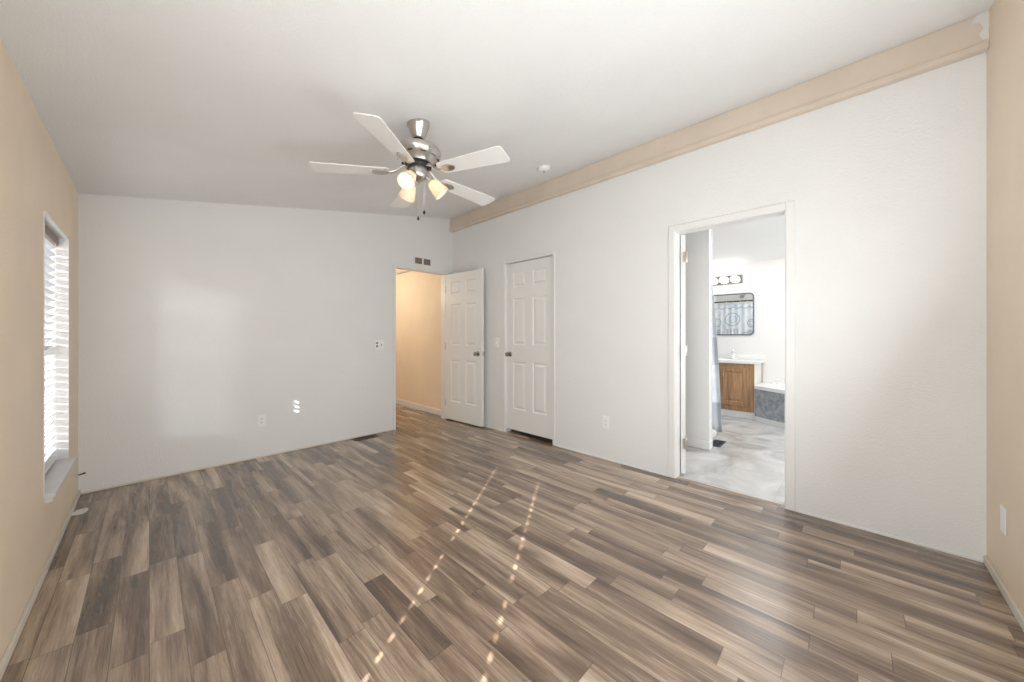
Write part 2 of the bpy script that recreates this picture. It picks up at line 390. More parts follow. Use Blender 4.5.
# --- six panel doors: local x = width from the hinge, y = thickness, z up
def panel_door(name, w, h, label, th=.035):
    bm = B(); st, mu = .105, .105
    pw = (w - 2*st - mu) / 2
    xs = [0, st, st + pw, st + pw + mu, w - st, w]
    zt = [0, .11, .29, .42, .98, 1.18, 1.75, 2.0]; zs = sorted(h * (1 - t / 2.0) for t in zt)
    for side in (0, 1):
        y = 0 if side == 0 else th; s = 1 if side == 0 else -1
        for i in range(5):
            for k in range(7):
                xa, xb, za, zb_ = xs[i], xs[i+1], zs[k], zs[k+1]
                if i in (1, 3) and k in (1, 3, 5):
                    prev = None
                    for ins, dep in ((0, 0), (.010, .008), (.022, .008), (.040, .001)):
                        r = [bm.verts.new(p) for p in ((xa+ins, y+s*dep, za+ins), (xb-ins, y+s*dep, za+ins), (xb-ins, y+s*dep, zb_-ins), (xa+ins, y+s*dep, zb_-ins))]
                        if prev:
                            for q in range(4): bm.faces.new((prev[q], prev[(q+1) % 4], r[(q+1) % 4], r[q]))
                        prev = r
                    bm.faces.new(prev)
                else:
                    bm.faces.new([bm.verts.new(p) for p in ((xa, y, za), (xb, y, za), (xb, y, zb_), (xa, y, zb_))])
    for a, b in (((0, 0), (w, 0)), ((w, 0), (w, h)), ((w, h), (0, h)), ((0, h), (0, 0))):
        bm.faces.new([bm.verts.new(p) for p in ((a[0], 0, a[1]), (b[0], 0, b[1]), (b[0], th, b[1]), (a[0], th, a[1]))])
    bmesh.ops.remove_doubles(bm, verts=bm.verts[:], dist=1e-5)
    o = struct(obj(name, bm, DOORM), label)
    return o
def knob(parent, x, y, z, s):       # s = -1 sticks out towards local -y
    bm = B(); M = Matrix.Translation((x, y, z)) @ Matrix.Rotation(PI/2 if s < 0 else -PI/2, 4, 'X')
    lathe(bm, [(.031, 0), (.031, .004), (.026, .009), (.013, .012), (.011, .030), (.015, .036), (.025, .043), (.028, .053), (.024, .062), (.010, .067)], 28, M)
    o = obj('door_knob', bm, KNOBM, parent, smooth=True); o['label'] = 'round brushed nickel knob'; return o
def hinge(parent, x, y, z):
    bm = B(); M = Matrix.Translation((x, y, z - .042)); lathe(bm, [(.003, -.006), (.006, 0), (.006, .084), (.003, .09)], 12, M)
    box(bm, x - .0015, x + .0015, y, y + .028, z - .042, z + .042)
    return obj('hinge', bm, NICKEL, parent, smooth=True)
# hall door, standing open nearly flat against the long wall
d1 = panel_door('door_1', .713, 1.985, 'white six panel door standing open beside the hall doorway')
d1.location = (2.860, 4.050, .018); d1.rotation_euler = (0, 0, math.atan2(-.735, .043))
# local -y must face the room (-x)
knob(d1, .713 - .068, 0, .915, -1); knob(d1, .713 - .068, .035, .915, 1).name = 'door_knob'
bm = B(); box(bm, .713, .7145, .006, .029, .885, .945); box(bm, .7145, .723, .012, .023, .908, .922); obj('latch_plate', bm, NICKEL, d1)
for z in (.22, 1.0, 1.78): hinge(d1, -.004, -.002, z)
# closet door, closed and set back in its frame
d2 = panel_door('door_2', .715, 1.975, 'closed white six panel closet door in the long white wall')
d2.location = (XW + .030, KY1 - .005, .045); d2.rotation_euler = (0, 0, -PI/2)
# with this turn local -y faces -x ; hinge side is at far end, so mirror: knob near the far jamb
knob(d2, .052, 0, .895, -1)
# bathroom door, swung well into the bathroom, its hinge edge in view
d3 = panel_door('door_3', .70, 1.985, 'white bathroom door swung into the bathroom')
d3.location = (XW + T + .012, BY1 - .044, .018); d3.rotation_euler = (0, 0, math.radians(27))
for z in (.25, 1.02, 1.80): hinge(d3, -.006, -.006, z)
knob(d3, .63, .035, .92, 1); knob(d3, .63, 0, .92, -1)

# --- closet box behind door 2
bm = B(); box(bm, XW + T, 3.75, 2.18, 2.26, 0, 2.5); box(bm, XW + T, 3.75, 3.2, 3.3, 0, 2.5); box(bm, 3.75, 3.85, 2.18, 3.3, 0, 2.5); box(bm, XW + T, 3.75, 2.26, 3.2, 2.4, 2.5)
struct(obj('wall_closet', bm, WHITE), 'inside of the closet behind the closed door')
# --- hall beyond the back wall
bm = B(); box(bm, 2.945, 3.045, YB + T, 8.4, 0, 2.6); struct(obj('wall_hall_right', bm, BEIGE), 'beige hall wall seen through the open doorway')
bm = B(); box(bm, 1.0, 3.045, 8.4, 8.5, 0, 2.6); box(bm, .9, 1.0, YB + T, 8.5, 0, 2.6); struct(obj('wall_hall_left', bm, BEIGE), 'beige far and left walls of the hall')
bm = B(); box(bm, .9, 3.045, YB + T, 8.5, 2.5, 2.6); struct(obj('ceiling_hall', bm, CEIL), 'ceiling of the hall')
strip('baseboard_hall', TRIM, (2.933, 2.945, YB + T, 8.4, 0, .085), 'white baseboard along the beige hall wall')
# soffit beam over the hall wall
strip('trim_6', BEIGE_TRIM, (2.885, 2.945, YB + T, 8.4, 2.20, 2.5), 'beige beam along the top of the hall wall')

# --- bathroom shell
bm = B(); box(bm, XW + .05, XF + T, -1.9, 2.18, -.08, -.002); struct(obj('floor_bath', bm, BATHFLOOR), 'grey marbled vinyl floor of the bathroom')
bm = B(); box(bm, XF, XF + T, -1.9, 2.18, 0, 2.3); struct(obj('wall_bath_far', bm, BATHWALL), 'pale far wall of the bathroom behind the vanity')
bm = B(); box(bm, XW + T, XF, -1.9, -1.8, 0, 2.8); box(bm, XW, XW + T, -1.9, YR - T, 0, 2.85); struct(obj('wall_bath_right', bm, BATHWALL), 'right wall of the bathroom')
bm = B(); box(bm, XW + T, XF, 2.14, 2.18, 0, 2.8); struct(obj('wall_bath_left', bm, BATHWALL), 'left wall of the bathroom')
bm = B(); a, b = XW + T, XF + T
hexa(bm, [(a, -1.9, zb(a)), (b, -1.9, zb(b)), (b, 2.18, zb(b)), (a, 2.18, zb(a)), (a, -1.9, 2.9), (b, -1.9, 2.9), (b, 2.18, 2.9), (a, 2.18, 2.9)])
struct(obj('ceiling_bath', bm, CEIL), 'white ceiling of the bathroom')
bm = B(); hexa(bm, [(3.965, 1.055, 0), (4.065, 1.055, 0), (4.065, 2.14, 0), (3.965, 2.14, 0), (3.965, 1.055, zb(3.965)), (4.065, 1.055, zb(4.065)), (4.065, 2.14, zb(4.065)), (3.965, 2.14, zb(3.965))])
struct(obj('wall_bath_partition', bm, BATHWALL), 'off white partition just inside the bathroom doorway')
bm = B(); box(bm, 3.953, 3.965, 1.055, 2.14, 0, .085, bev=.003); box(bm, 3.953, 4.065, 1.043, 1.055, 0, .085, bev=.003)
struct(obj('baseboard_bath', bm, TRIM), 'white baseboard on the bathroom partition')
bm = B(); box(bm, 4.055, 4.069, 1.049, 1.075, .085, 2.5); box(bm, 3.963, 3.985, 1.049, 1.056, .085, 2.6)
struct(obj('trim_7', bm, TRIM), 'white corner trim on the edge of the bathroom partition')
strip('trim_8', simple('threshold_strip', (.70, .68, .64), .3, .3), (XW + .045, XW + .062, BY0, BY1, -.001, .004), 'pale threshold strip under the bathroom doorway')

# --- outdoors
bm = B(); box(bm, -40, XO - .4, -40, 40, -.75, -.65); struct(obj('ground', bm, GROUND), 'bare ground outside the windows')

# ================================================================== WINDOWS, SILLS, BLINDS
def make_window(n, y0, y1, label):
    bm = B(); f = .035; xa, xb = XO + .005, XO + .04
    box(bm, xa, xb, y0, y0 + f, WZ0, WZ1, bev=.003); box(bm, xa, xb, y1 - f, y1, WZ0, WZ1, bev=.003)
    box(bm, xa, xb, y0 + f, y1 - f, WZ0, WZ0 + f, bev=.003); box(bm, xa, xb, y0 + f, y1 - f, WZ1 - f, WZ1, bev=.003)
    zm = (WZ0 + WZ1) / 2; box(bm, xa, xb, y0 + f, y1 - f, zm - .02, zm + .02, bev=.003)
    w = struct(obj('window_%d' % n, bm, PLASTIC), label)
    for a, b in ((WZ0 + f, zm - .02), (zm + .02, WZ1 - f)): boxobj('pane', PANE, (XO + .018, XO + .024, y0 + f, y1 - f, a, b), w)
    return w
make_window(1, *WINS[0], 'white window frame behind the closed blind in the left wall')
make_window(2, *WINS[1], 'white window frame beside the camera, outside the view')
def reveal(name, y0, y1, label):
    bm = B(); e = .004
    box(bm, XO + .04, XL + .003, y0 - .001, y0 + e, WZ0, WZ1); box(bm, XO + .04, XL + .003, y1 - e, y1 + .001, WZ0, WZ1); box(bm, XO + .04, XL + .003, y0, y1, WZ1 - e, WZ1 + .001)
    struct(obj(name, bm, TRIM), label)
reveal('trim_9', *WINS[0], 'white lining of the window recess')
reveal('trim_10', *WINS[1], 'white lining of the window recess beside the camera')
for nm, (a, b), lb in (('trim_11', WINS[0], 'worn white window sill jutting from the left wall'), ('trim_12', WINS[1], 'white window sill beside the camera')):
    bm = B(); box(bm, XO + .005, XL + .037, a, b, WZ0 - .02, WZ0, bev=.003)
    box(bm, XL, XL + .030, a, b, WZ0 - .045, WZ0 - .02, bev=.004)
    struct(obj(nm, bm, SILL if nm == 'trim_11' else SILL), lb)

def make_blind(label, y0, y1, tilt, ladders, holes, hole_filter=None, jit=.045, xs=-.425, pitch=.046, sw=.050):
    t = thing('window_blind', label, 'blind', (xs, (y0 + y1) / 2, WZ0))
    hw = (y1 - y0) / 2 - .008; H = WZ1 - WZ0
    bm = B(); box(bm, -.028, .028, -hw, hw, H - .055, H - .006, bev=.003); obj('headrail', bm, BROWN_HEAD, t)
    pitch = (H - .085 - .050) / round((H - .085 - .050) / pitch)
    bm = B(); z = H - .085; k = 0; th = .0022; hl = .0078; hx = .011
    while z > .040:
        a = tilt + random.uniform(-jit, jit); ca, sa = math.cos(a), math.sin(a)
        cuts = [-hw]
        hk = [h for h in holes] if (hole_filter is None or k in hole_filter) else []
        for h in hk: cuts += [h - hx, h + hx]
        cuts.append(hw)
        us = [-.5, -.28, -hl / sw, hl / sw, .28, .5]
        def P(u, y, s):
            c = .0045 * (1 - (2*u)**2)                 # slight crown
            p, q = u * sw, c + s * th
            return (p*ca - q*sa, y, z + p*sa + q*ca)   # room side (+x) edge raised by the tilt
        g = {}
        def V(i, j, s):
            if (i, j, s) not in g: g[(i, j, s)] = bm.verts.new(P(us[i], cuts[j], s))
            return g[(i, j, s)]
        for i in range(5):
            for j in range(len(cuts) - 1):
                if i == 2 and j % 2 == 1: continue
                bm.faces.new((V(i, j, 0), V(i+1, j, 0), V(i+1, j+1, 0), V(i, j+1, 0)))
                bm.faces.new((V(i, j, 1), V(i, j+1, 1), V(i+1, j+1, 1), V(i+1, j, 1)))
        for j in range(len(cuts) - 1):
            for i in (0, 5): bm.faces.new((V(i, j, 0), V(i, j+1, 0), V(i, j+1, 1), V(i, j, 1)))
        for i in range(5):
            for j in (0, len(cuts) - 1): bm.faces.new((V(i, j, 0), V(i+1, j, 0), V(i+1, j, 1), V(i, j, 1)))
        z -= pitch; k += 1
    obj('slats', bm, SLAT, t)
    boxobj('bottom_rail', PLASTIC, (-.024, .024, -hw, hw, .012, .030), t, bev=.004)
    for h in ladders:
        bm = B()
        for x in (-.027, .027): tube(bm, [(x, h + .03, .03), (x, h + .03, H - .05)], .0009, 5)
        obj('ladder_cord', bm, PLASTIC, t)
    bm = B(); tube(bm, [(.036, -hw + .055, H - .05), (.038, -hw + .055, H - .15), (.040, -hw + .055, .60)], .0022, 6); obj('tilt_cord', bm, TASSEL, t)
    bm = B(); M = Matrix.Translation((.040, -hw + .055, .56)); lathe(bm, [(.003, .05), (.007, .035), (.011, .012), (.011, 0), (.006, -.004)], 12, M)
    obj('tassel', bm, TASSEL, t, smooth=True); bm = B()
    M = Matrix.Translation((.038, -hw + .055, H - .19)); lathe(bm, [(.003, .02), (.008, .010), (.008, -.006), (.003, -.012)], 12, M)
    obj('cord_stop', bm, TASSEL, t, smooth=True)
    return t
make_blind('white slatted blind pulled down and closed in the left wall window', *WINS[0], math.radians(41), (-.20, .235), (-.127,), (5, 6, 7))
make_blind('white slatted blind in the window beside the camera, outside the view', *WINS[1], math.radians(58), (-.237, .237), (-.237, .237), None, .012)

# ================================================================== CEILING FAN
FX, FY = 1.160, 1.933; FZ = zc(FX)
fan = thing('ceiling_fan', 'five blade white ceiling fan with brushed nickel motor and three lit glass shades', 'ceiling fan', (FX, FY, FZ))
def fz(z): return z - FZ
bm = B(); R = lathe(bm, [(.069, 0), (.069, -.012), (.064, -.020), (.038, -.090), (.032, -.096)], 40)
for k, ring in enumerate(R[:2]):
    for v in ring: v.co.z += SLOPE * v.co.x * (1 if k == 0 else .85)
obj('canopy', bm, NICKEL, fan, smooth=True)
bm = B(); lathe(bm, [(.030, -.092), (.030, -.098), (.024, -.110), (.013, -.116)], 24); obj('hanger_ball', bm, BLACK, fan, smooth=True)
bm = B(); lathe(bm, [(.012, -.09), (.012, fz(2.335))], 20); obj('downrod', bm, CHROME, fan, smooth=True)
bm = B(); lathe(bm, [(.020, fz(2.346)), (.032, fz(2.338)), (.075, fz(2.331)), (.120, fz(2.322)), (.136, fz(2.311)), (.139, fz(2.296)), (.134, fz(2.280)), (.112, fz(2.258)), (.092, fz(2.240)), (.085, fz(2.228)), (.070, fz(2.224))], 56)
mh = obj('motor_housing', bm, NICKEL, fan, smooth=True)
for k in range(10):
    M = Matrix.Rotation(2*PI*k/10, 4, 'Z') @ Matrix.Translation((.118, 0, fz(2.262))) @ Matrix.Rotation(math.radians(48), 4, 'Y')
    bm = B(); box(bm, -.012, .012, -.016, .016, -.002, .002, bev=.0015); obj('cooling_slot', bm, DARKMETAL, mh, M=M)
bm = B(); lathe(bm, [(.078, fz(2.228)), (.080, fz(2.222)), (.080, fz(2.208)), (.060, fz(2.204))], 40); obj('flywheel', bm, BLACK, fan, smooth=True)
bm = B(); lathe(bm, [(.052, fz(2.206)), (.056, fz(2.200)), (.054, fz(2.160)), (.047, fz(2.142)), (.030, fz(2.128)), (.012, fz(2.120)), (.006, fz(2.112))], 36); obj('switch_housing', bm, NICKEL, fan, smooth=True)
def outline(t): return .050 + .018 * t
BL0, BL1 = .165, .609; BZ_ = 2.172
for ang, pitch in ((-71.5, -9), (-143.0, -12), (144.5, -2), (72.5, -8), (1.2, -8)):
    M = Matrix.Rotation(math.radians(ang), 4, 'Z') @ Matrix.Translation((0, 0, fz(BZ_))) @ Matrix.Rotation(math.radians(pitch), 4, 'X') @ Matrix.Rotation(math.radians(1.3), 4, 'Y')
    poly = []
    nseg = 6
    def corner(cx, cy, r, a0):
        return [(cx + r*math.cos(a0 + PI/2*k/nseg), cy + r*math.sin(a0 + PI/2*k/nseg)) for k in range(nseg + 1)]
    w0, w1 = .050, .068
    poly += corner(BL0 + .02, -w0 + .02, .02, PI)            # root
    poly += corner(BL1 - .022, -w1 + .022, .022, -PI/2)
    poly += corner(BL1 - .022, w1 - .022, .022, 0)
    poly += corner(BL0 + .02, w0 - .02, .02, PI/2)
    bm = B(); prism(bm, poly, -.003, .003); bl = obj('blade', bm, BLADE, fan, M=M)
    # bracket: curved arm from the flywheel, oval plate under the blade root
    bm = B(); M0 = Matrix.Rotation(math.radians(ang), 4, 'Z')
    tube(bm, [M0 @ Vector(p) for p in ((.066, 0, fz(2.214)), (.095, .006, fz(2.206)), (.125, .004, fz(2.180)), (.160, 0, fz(2.168)), (.19, 0, fz(2.169)))], [.011, .009, .008, .010, .008], 10)
    ov = [(.225 + .047*math.cos(2*PI*k/24), .027*math.sin(2*PI*k/24)) for k in range(24)]
    t = B(); prism(t, ov, -.011, -.004); bmesh.ops.transform(t, matrix=M, verts=t.verts[:])
    me = bpy.data.meshes.new('t'); t.to_mesh(me); t.free(); bm.from_mesh(me); bpy.data.meshes.remove(me)
    br = obj('blade_bracket', bm, NICKEL, fan, smooth=True)
for az in (90, -30, -150):
    d = Vector((math.cos(math.radians(az)), math.sin(math.radians(az)), 0))
    ax = (d * .70 + Vector((0, 0, -.714))).normalized()
    p0 = d * .050 + Vector((0, 0, fz(2.155))); p1 = p0 + ax * .035
    Q = ax.to_track_quat('Z', 'Y').to_matrix().to_4x4()
    bm = B(); tube(bm, [d * .03 + Vector((0, 0, fz(2.160))), p0, p1], .010, 10)
    lathe(bm, [(.012, .02), (.024, .024), (.026, .044), (.022, .048)], 24, Matrix.Translation(p0) @ Q)
    arm = obj('lamp_arm', bm, NICKEL, fan, smooth=True)
    bm = B(); n = 36; prof = [(.025, .040), (.031, .050), (.038, .075), (.045, .105), (.052, .135), (.049, .135), (.042, .105), (.035, .075), (.028, .052)]
    rings = lathe(bm, prof, n, Matrix.Translation(p0) @ Q, False, False)
    for k, ring in enumerate(rings):
        ctr = p0 + ax * prof[k][1]
        for i, v in enumerate(ring): v.co = ctr + (v.co - ctr) * (1.03 if i % 2 else .97)
    obj('lamp_shade', bm, SHADE, arm, smooth=True)
    bm = B(); lathe(bm, [(.010, .045), (.014, .055), (.026, .080), (.029, .096), (.024, .112), (.012, .120), (.003, .122)], 20, Matrix.Translation(p0) @ Q)
    obj('bulb', bm, FANBULB, arm, smooth=True)
for (dx, dy, ze) in ((-.010, -.016, 1.895), (.036, -.008, 1.945)):
    bm = B(); tube(bm, [(dx, dy, fz(2.135)), (dx, dy, fz(ze))], .0015, 6); ch = obj('pull_chain', bm, CHROME, fan)
    bm = B(); lathe(bm, [(.002, fz(ze + .004)), (.0065, fz(ze - .004)), (.0075, fz(ze - .014)), (.004, fz(ze - .020))], 12, Matrix.Translation((dx, dy, 0))); obj('pull_fob', bm, BLACK, ch, smooth=True)

# --- smoke detector on the slope
sd = thing('smoke_detector', 'small round white smoke detector on the ceiling beside the beam', 'smoke detector', (2.558, 2.071, zc(2.558)))
Rt = Matrix.Rotation(-math.atan(SLOPE), 4, 'Y')
bm = B(); lathe(bm, [(.060, 0), (.060, -.010), (.055, -.024), (.040, -.034), (.012, -.038)], 36, Rt); obj('cover', bm, PLASTIC, sd, smooth=True)
bm = B(); lathe(bm, [(.010, -.0375), (.010, -.041), (.006, -.043)], 16, Rt); obj('test_button', bm, GREYPL, sd, smooth=True)

# ================================================================== WALL PLATES, GRILLES, VENTS
def plate_local(w, h): # plate in local xz plane, facing -y
    bm = B(); box(bm, -w/2, w/2, -.006, 0, -h/2, h/2, bev=.003); return bm
def outlet(loc, rz, label, name='wall_outlet'):
    t = thing(name, label, 'outlet', loc, rz)
    obj('cover_plate', plate_local(.071, .116), PLASTIC, t)
    for z in (.020, -.020):
        bm = B(); ov = [(.017*math.cos(2*PI*k/20), max(-.0125, min(.0125, .017*math.sin(2*PI*k/20)))) for k in range(20)]
        a = [bm.verts.new((x, -.0059, z + q)) for x, q in ov]; b = [bm.verts.new((x, -.0085, z + q)) for x, q in ov]
        bm.faces.new(a); bm.faces.new(b)
        for i in range(20): bm.faces.new((a[i], a[(i+1) % 20], b[(i+1) % 20], b[i]))
        r = obj('receptacle', bm, PLASTIC, t)
        bm = B(); box(bm, -.0075, -.0045, -.0092, -.0084, z - .003, z + .007); box(bm, .0045, .0075, -.0092, -.0084, z - .003, z + .006); box(bm, -.002, .002, -.0092, -.0084, z - .0095, z - .005)
        obj('slot', bm, GREYPL, r)
    return t
outlet((.748, YB, .350), 0, 'white double outlet low on the white back wall')
outlet((XW, 1.665, .350), -PI/2, 'white double outlet low on the wall between closet and bathroom')
t = thing('wall_plate', 'blank white cover plate low on the beige near wall', 'wall plate', (2.69, YR, .335), PI)
obj('cover_plate', plate_local(.071, .118), PLASTIC, t)
bm = B(); box(bm, -.017, .017, -.0075, -.0058, -.034, .034, bev=.0008); obj('insert', bm, PLASTIC, t)
t = thing('light_switch', 'white switch plate with two dark jacks beside the hall doorway', 'light switch', (1.910, YB, 1.052))
obj('cover_plate', plate_local(.116, .116), PLASTIC, t)
for z in (.021, -.016):
    bm = B(); box(bm, -.040, -.014, -.0075, -.0058, z - .012, z + .012, bev=.001); o = obj('jack', bm, GREYPL, t)
bm = B(); box(bm, .022, .034, -.016, -.0058, -.012, .010, bev=.002); o = obj('toggle', bm, simple('grey_toggle', (.45, .45, .44), .4), t)
t = thing('light_switch', 'small white switch plate between the open door and the closet', 'light switch', (XW, 3.155, 1.075), -PI/2)
obj('cover_plate', plate_local(.071, .116), PLASTIC, t)
bm = B(); box(bm, -.006, .006, -.016, -.0058, -.010, .012, bev=.002); obj('toggle', bm, PLASTIC, t)
# return grille above the hall doorway: two dark squares in a white frame
t = thing('wall_vent', 'small wall grille with two taupe squares above the hall doorway', 'vent', (2.505, YB, 2.137))
bm = B(); box(bm, -.13, .13, -.004, 0, -.048, -.040); box(bm, -.13, .13, -.004, 0, .040, .048); box(bm, -.13, -.115, -.004, 0, -.04, .04); box(bm, .115, .13, -.004, 0, -.04, .04); box(bm, -.012, .012, -.004, 0, -.04, .04)
obj('frame', bm, WHITE, t)
for x0 in (-.115, .012):
    bm = B(); box(bm, x0, x0 + .103, -.002, 0, -.04, .04)
    for k in range(5): box(bm, x0, x0 + .103, -.006, -.001, -.034 + k*.0155, -.028 + k*.0155)
    obj('grille', bm, VENTM, t)
def floor_vent(loc, l, w, m, label, rz=0):
    t = thing('floor_vent', label, 'vent', loc, rz)
    bm = B()
    box(bm, -l/2, l/2, -w/2, -w/2 + .012, 0, .005, bev=.0015); box(bm, -l/2, l/2, w/2 - .012, w/2, 0, .005, bev=.0015)
    box(bm, -l/2, -l/2 + .014, -w/2 + .012, w/2 - .012, 0, .005, bev=.0015); box(bm, l/2 - .014, l/2, -w/2 + .012, w/2 - .012, 0, .005, bev=.0015)
    obj('frame', bm, m, t)
    bm = B(); n = int((l - .03) / .012); box(bm, -l/2 + .014, l/2 - .014, -.003, .003, 0, .004); 
    for k in range(n): x = -l/2 + .018 + k*.012; box(bm, x, x + .006, -w/2 + .012, w/2 - .012, 0, .004)
    obj('grille', bm, m, t)
    boxobj('duct', BLACK, (-l/2 + .014, l/2 - .014, -w/2 + .012, w/2 - .012, 0, .0012), t)
floor_vent((1.715, 3.985, 0), .27, .11, BROWNVENT, 'brown floor register at the foot of the white back wall')
floor_vent((4.275, 1.055, -.002), .27, .12, CHARVENT, 'charcoal floor register beside the shower curtain in the bathroom')
# coax stub low in the far left corner, flake on the floor under it
t = thing('cable_stub', 'short dark cable stub sticking out low in the far left corner', 'cable', (XL, 3.985, .165))
bm = B(); lathe(bm, [(.016, 0), (.016, .004), (.010, .007)], 16, Matrix.Rotation(PI/2, 4, 'Y')); obj('collar', bm, BEIGE_TRIM, t, smooth=True)
bm = B(); tube(bm, [(.004, 0, 0), (.022, -.002, .004), (.040, -.004, .009)], [.004, .005, .006], 8); obj('plug', bm, DARKMETAL, t, smooth=True)
bm = B(); ring = []
for k in range(14):
    a = 2*PI*k/14; r = 1 + random.uniform(-.18, .18); ring.append((.055*r*math.cos(a)*.62 + .01*math.sin(a), .055*r*math.sin(a)))
prism(bm, ring, 0, .004); fl = obj('paint_flake', bm, FLAKE); fl.location = (-.318, 3.665, 0)
tag(fl, 'small white flake lying on the floor in the far left corner', 'flake')

# ================================================================== BATHROOM THINGS
VX = 5.80; VY0, VY1 = .975, 1.94
van = thing('vanity_cabinet', 'honey oak vanity cabinet under the white bathroom counter', 'cabinet', (VX, VY0, 0))
def rel(x0, x1, y0, y1, z0, z1): return (x0 - VX, x1 - VX, y0 - VY0, y1 - VY0, z0, z1)
bm = B(); box(bm, *rel(VX, VX + .018, VY0, VY1, .095, .768), bev=.001); box(bm, *rel(VX + .018, XF - .004, VY1 - .018, VY1, .095, .768)); box(bm, *rel(VX + .018, XF - .004, VY0 + .014, VY1 - .018, .095, .11))
obj('body', bm, OAK, van)
boxobj('side_panel', simple('cream_side_panel', (.72, .70, .66), .5), rel(VX + .004, XF - .03, VY0 - .004, VY0, .095, .768), van)['label'] = 'cream side panel'
boxobj('scribe_strip', OAK, rel(XF - .03, XF - .006, VY0 - .008, VY0, .095, .768), van)
boxobj('toe_kick', TRIM, rel(VX + .012, VX + .024, VY0, VY1, 0, .095), van)['label'] = 'white toe kick'
for (a, b) in ((1.045, 1.375), (1.42, 1.75)):
    t = B(); w = b - a; za, zb2 = .165, .705
    prev = None
    for ins, dep in ((0, .004), (.004, .018), (.055, .018), (.064, .009), (.075, .009), (.100, .016)):
        r = [t.verts.new((-dep, y, z)) for y, z in ((a + ins, za + ins), (b - ins, za + ins), (b - ins, zb2 - ins), (a + ins, zb2 - ins))]
        r = r
        if prev:
            for q in range(4): t.faces.new((prev[q], prev[(q+1) % 4], r[(q+1) % 4], r[q]))
        prev = r
    t.faces.new(prev); bmesh.ops.translate(t, verts=t.verts[:], vec=(0, -VY0, 0))
    dr = obj('door', t, OAK, van)
    hy = b - .035 if a < 1.2 else a + .035
    bm = B(); tube(bm, [(-.018, hy - VY0, .575), (-.036, hy - VY0, .582), (-.042, hy - VY0, .61), (-.036, hy - VY0, .638), (-.018, hy - VY0, .645)], .006, 8); obj('handle', bm, NICKEL, dr, smooth=True)
ct = thing('countertop', 'white bathroom counter with moulded basin and low backsplash', 'countertop', (VX, VY0, .768))
bm = B(); cy = 1.33; cx = 6.06; a, b = .17, .20; n = 40
outer = [(VX - .025, VY0 - .045), (XF, VY0 - .045), (XF, VY1 + .02), (VX - .025, VY1 + .02)]
def ell(r, z): return [bm.verts.new((cx + a*r*math.cos(2*PI*k/n), cy + b*r*math.sin(2*PI*k/n), z)) for k in range(n)]
zt0, zt1 = .769, .803
r0 = ell(1, zt1); r1 = ell(.9, zt1 - .03); r2 = ell(.6, zt1 - .11); r3 = ell(.1, zt1 - .125)
for p, q in ((r0, r1), (r1, r2), (r2, r3)):
    for i in range(n): bm.faces.new((p[i], p[(i+1) % n], q[(i+1) % n], q[i]))
bm.faces.new(r3)
sq = []
for k in range(n):
    ang = 2*PI*k/n; dx, dy = math.cos(ang), math.sin(ang)
    s = min(((XF - cx)/dx if dx > 1e-6 else ((VX - .025 - cx)/dx if dx < -1e-6 else 9)), ((VY1 + .02 - cy)/dy if dy > 1e-6 else ((VY0 - .045 - cy)/dy if dy < -1e-6 else 9)))
    sq.append(bm.verts.new((cx + dx*s, cy + dy*s, zt1)))
for i in range(n): bm.faces.new((r0[i], r0[(i+1) % n], sq[(i+1) % n], sq[i]))
for (x0, y0) in outer:   # corner fills
    best = sorted(sq, key=lambda v: (v.co.x - x0)**2 + (v.co.y - y0)**2)
    c = bm.verts.new((x0, y0, zt1))
    pa = [v for v in sq if abs(v.co.x - x0) < 1e-4]; pb = [v for v in sq if abs(v.co.y - y0) < 1e-4]
    pa.sort(key=lambda v: abs(v.co.y - y0)); pb.sort(key=lambda v: abs(v.co.x - x0))
    if pa and pb: bm.faces.new((c, pa[0], pb[0]))
for i in range(4):
    p, q = outer[i], outer[(i+1) % 4]
    bm.faces.new([bm.verts.new(v) for v in ((p[0], p[1], zt0), (q[0], q[1], zt0), (q[0], q[1], zt1), (p[0], p[1], zt1))])
bmesh.ops.translate(bm, verts=bm.verts[:], vec=(-VX, -VY0, -.768)); top = obj('top', bm, COUNTER, ct)
struct(boxobj('trim_13', COUNTER, (XF - .020, XF - .001, VY0 - .045, VY1 + .02, .803, .863), bev=.003), 'low white backsplash behind the bathroom counter')
# faucet
fc = thing('faucet', 'chrome faucet standing behind the bathroom basin', 'faucet', (6.27, 1.33, .803))
bm = B(); box(bm, -.022, .022, -.075, .075, 0, .012, bev=.005); lathe(bm, [(.018, .01), (.015, .06), (.012, .07)], 16); obj('base', bm, CHROME, fc, smooth=True)
bm = B(); tube(bm, [(0, 0, .06), (-.02, 0, .095), (-.06, 0, .105), (-.10, 0, .085)], [.011, .011, .010, .009], 12); obj('spout', bm, CHROME, fc, smooth=True)
bm = B(); lathe(bm, [(.016, .068), (.018, .085), (.012, .10)], 16); tube(bm, [(0, 0, .095), (.01, .0, .125), (.012, .0, .15)], [.007, .006, .008], 10); obj('lever', bm, CHROME, fc, smooth=True)

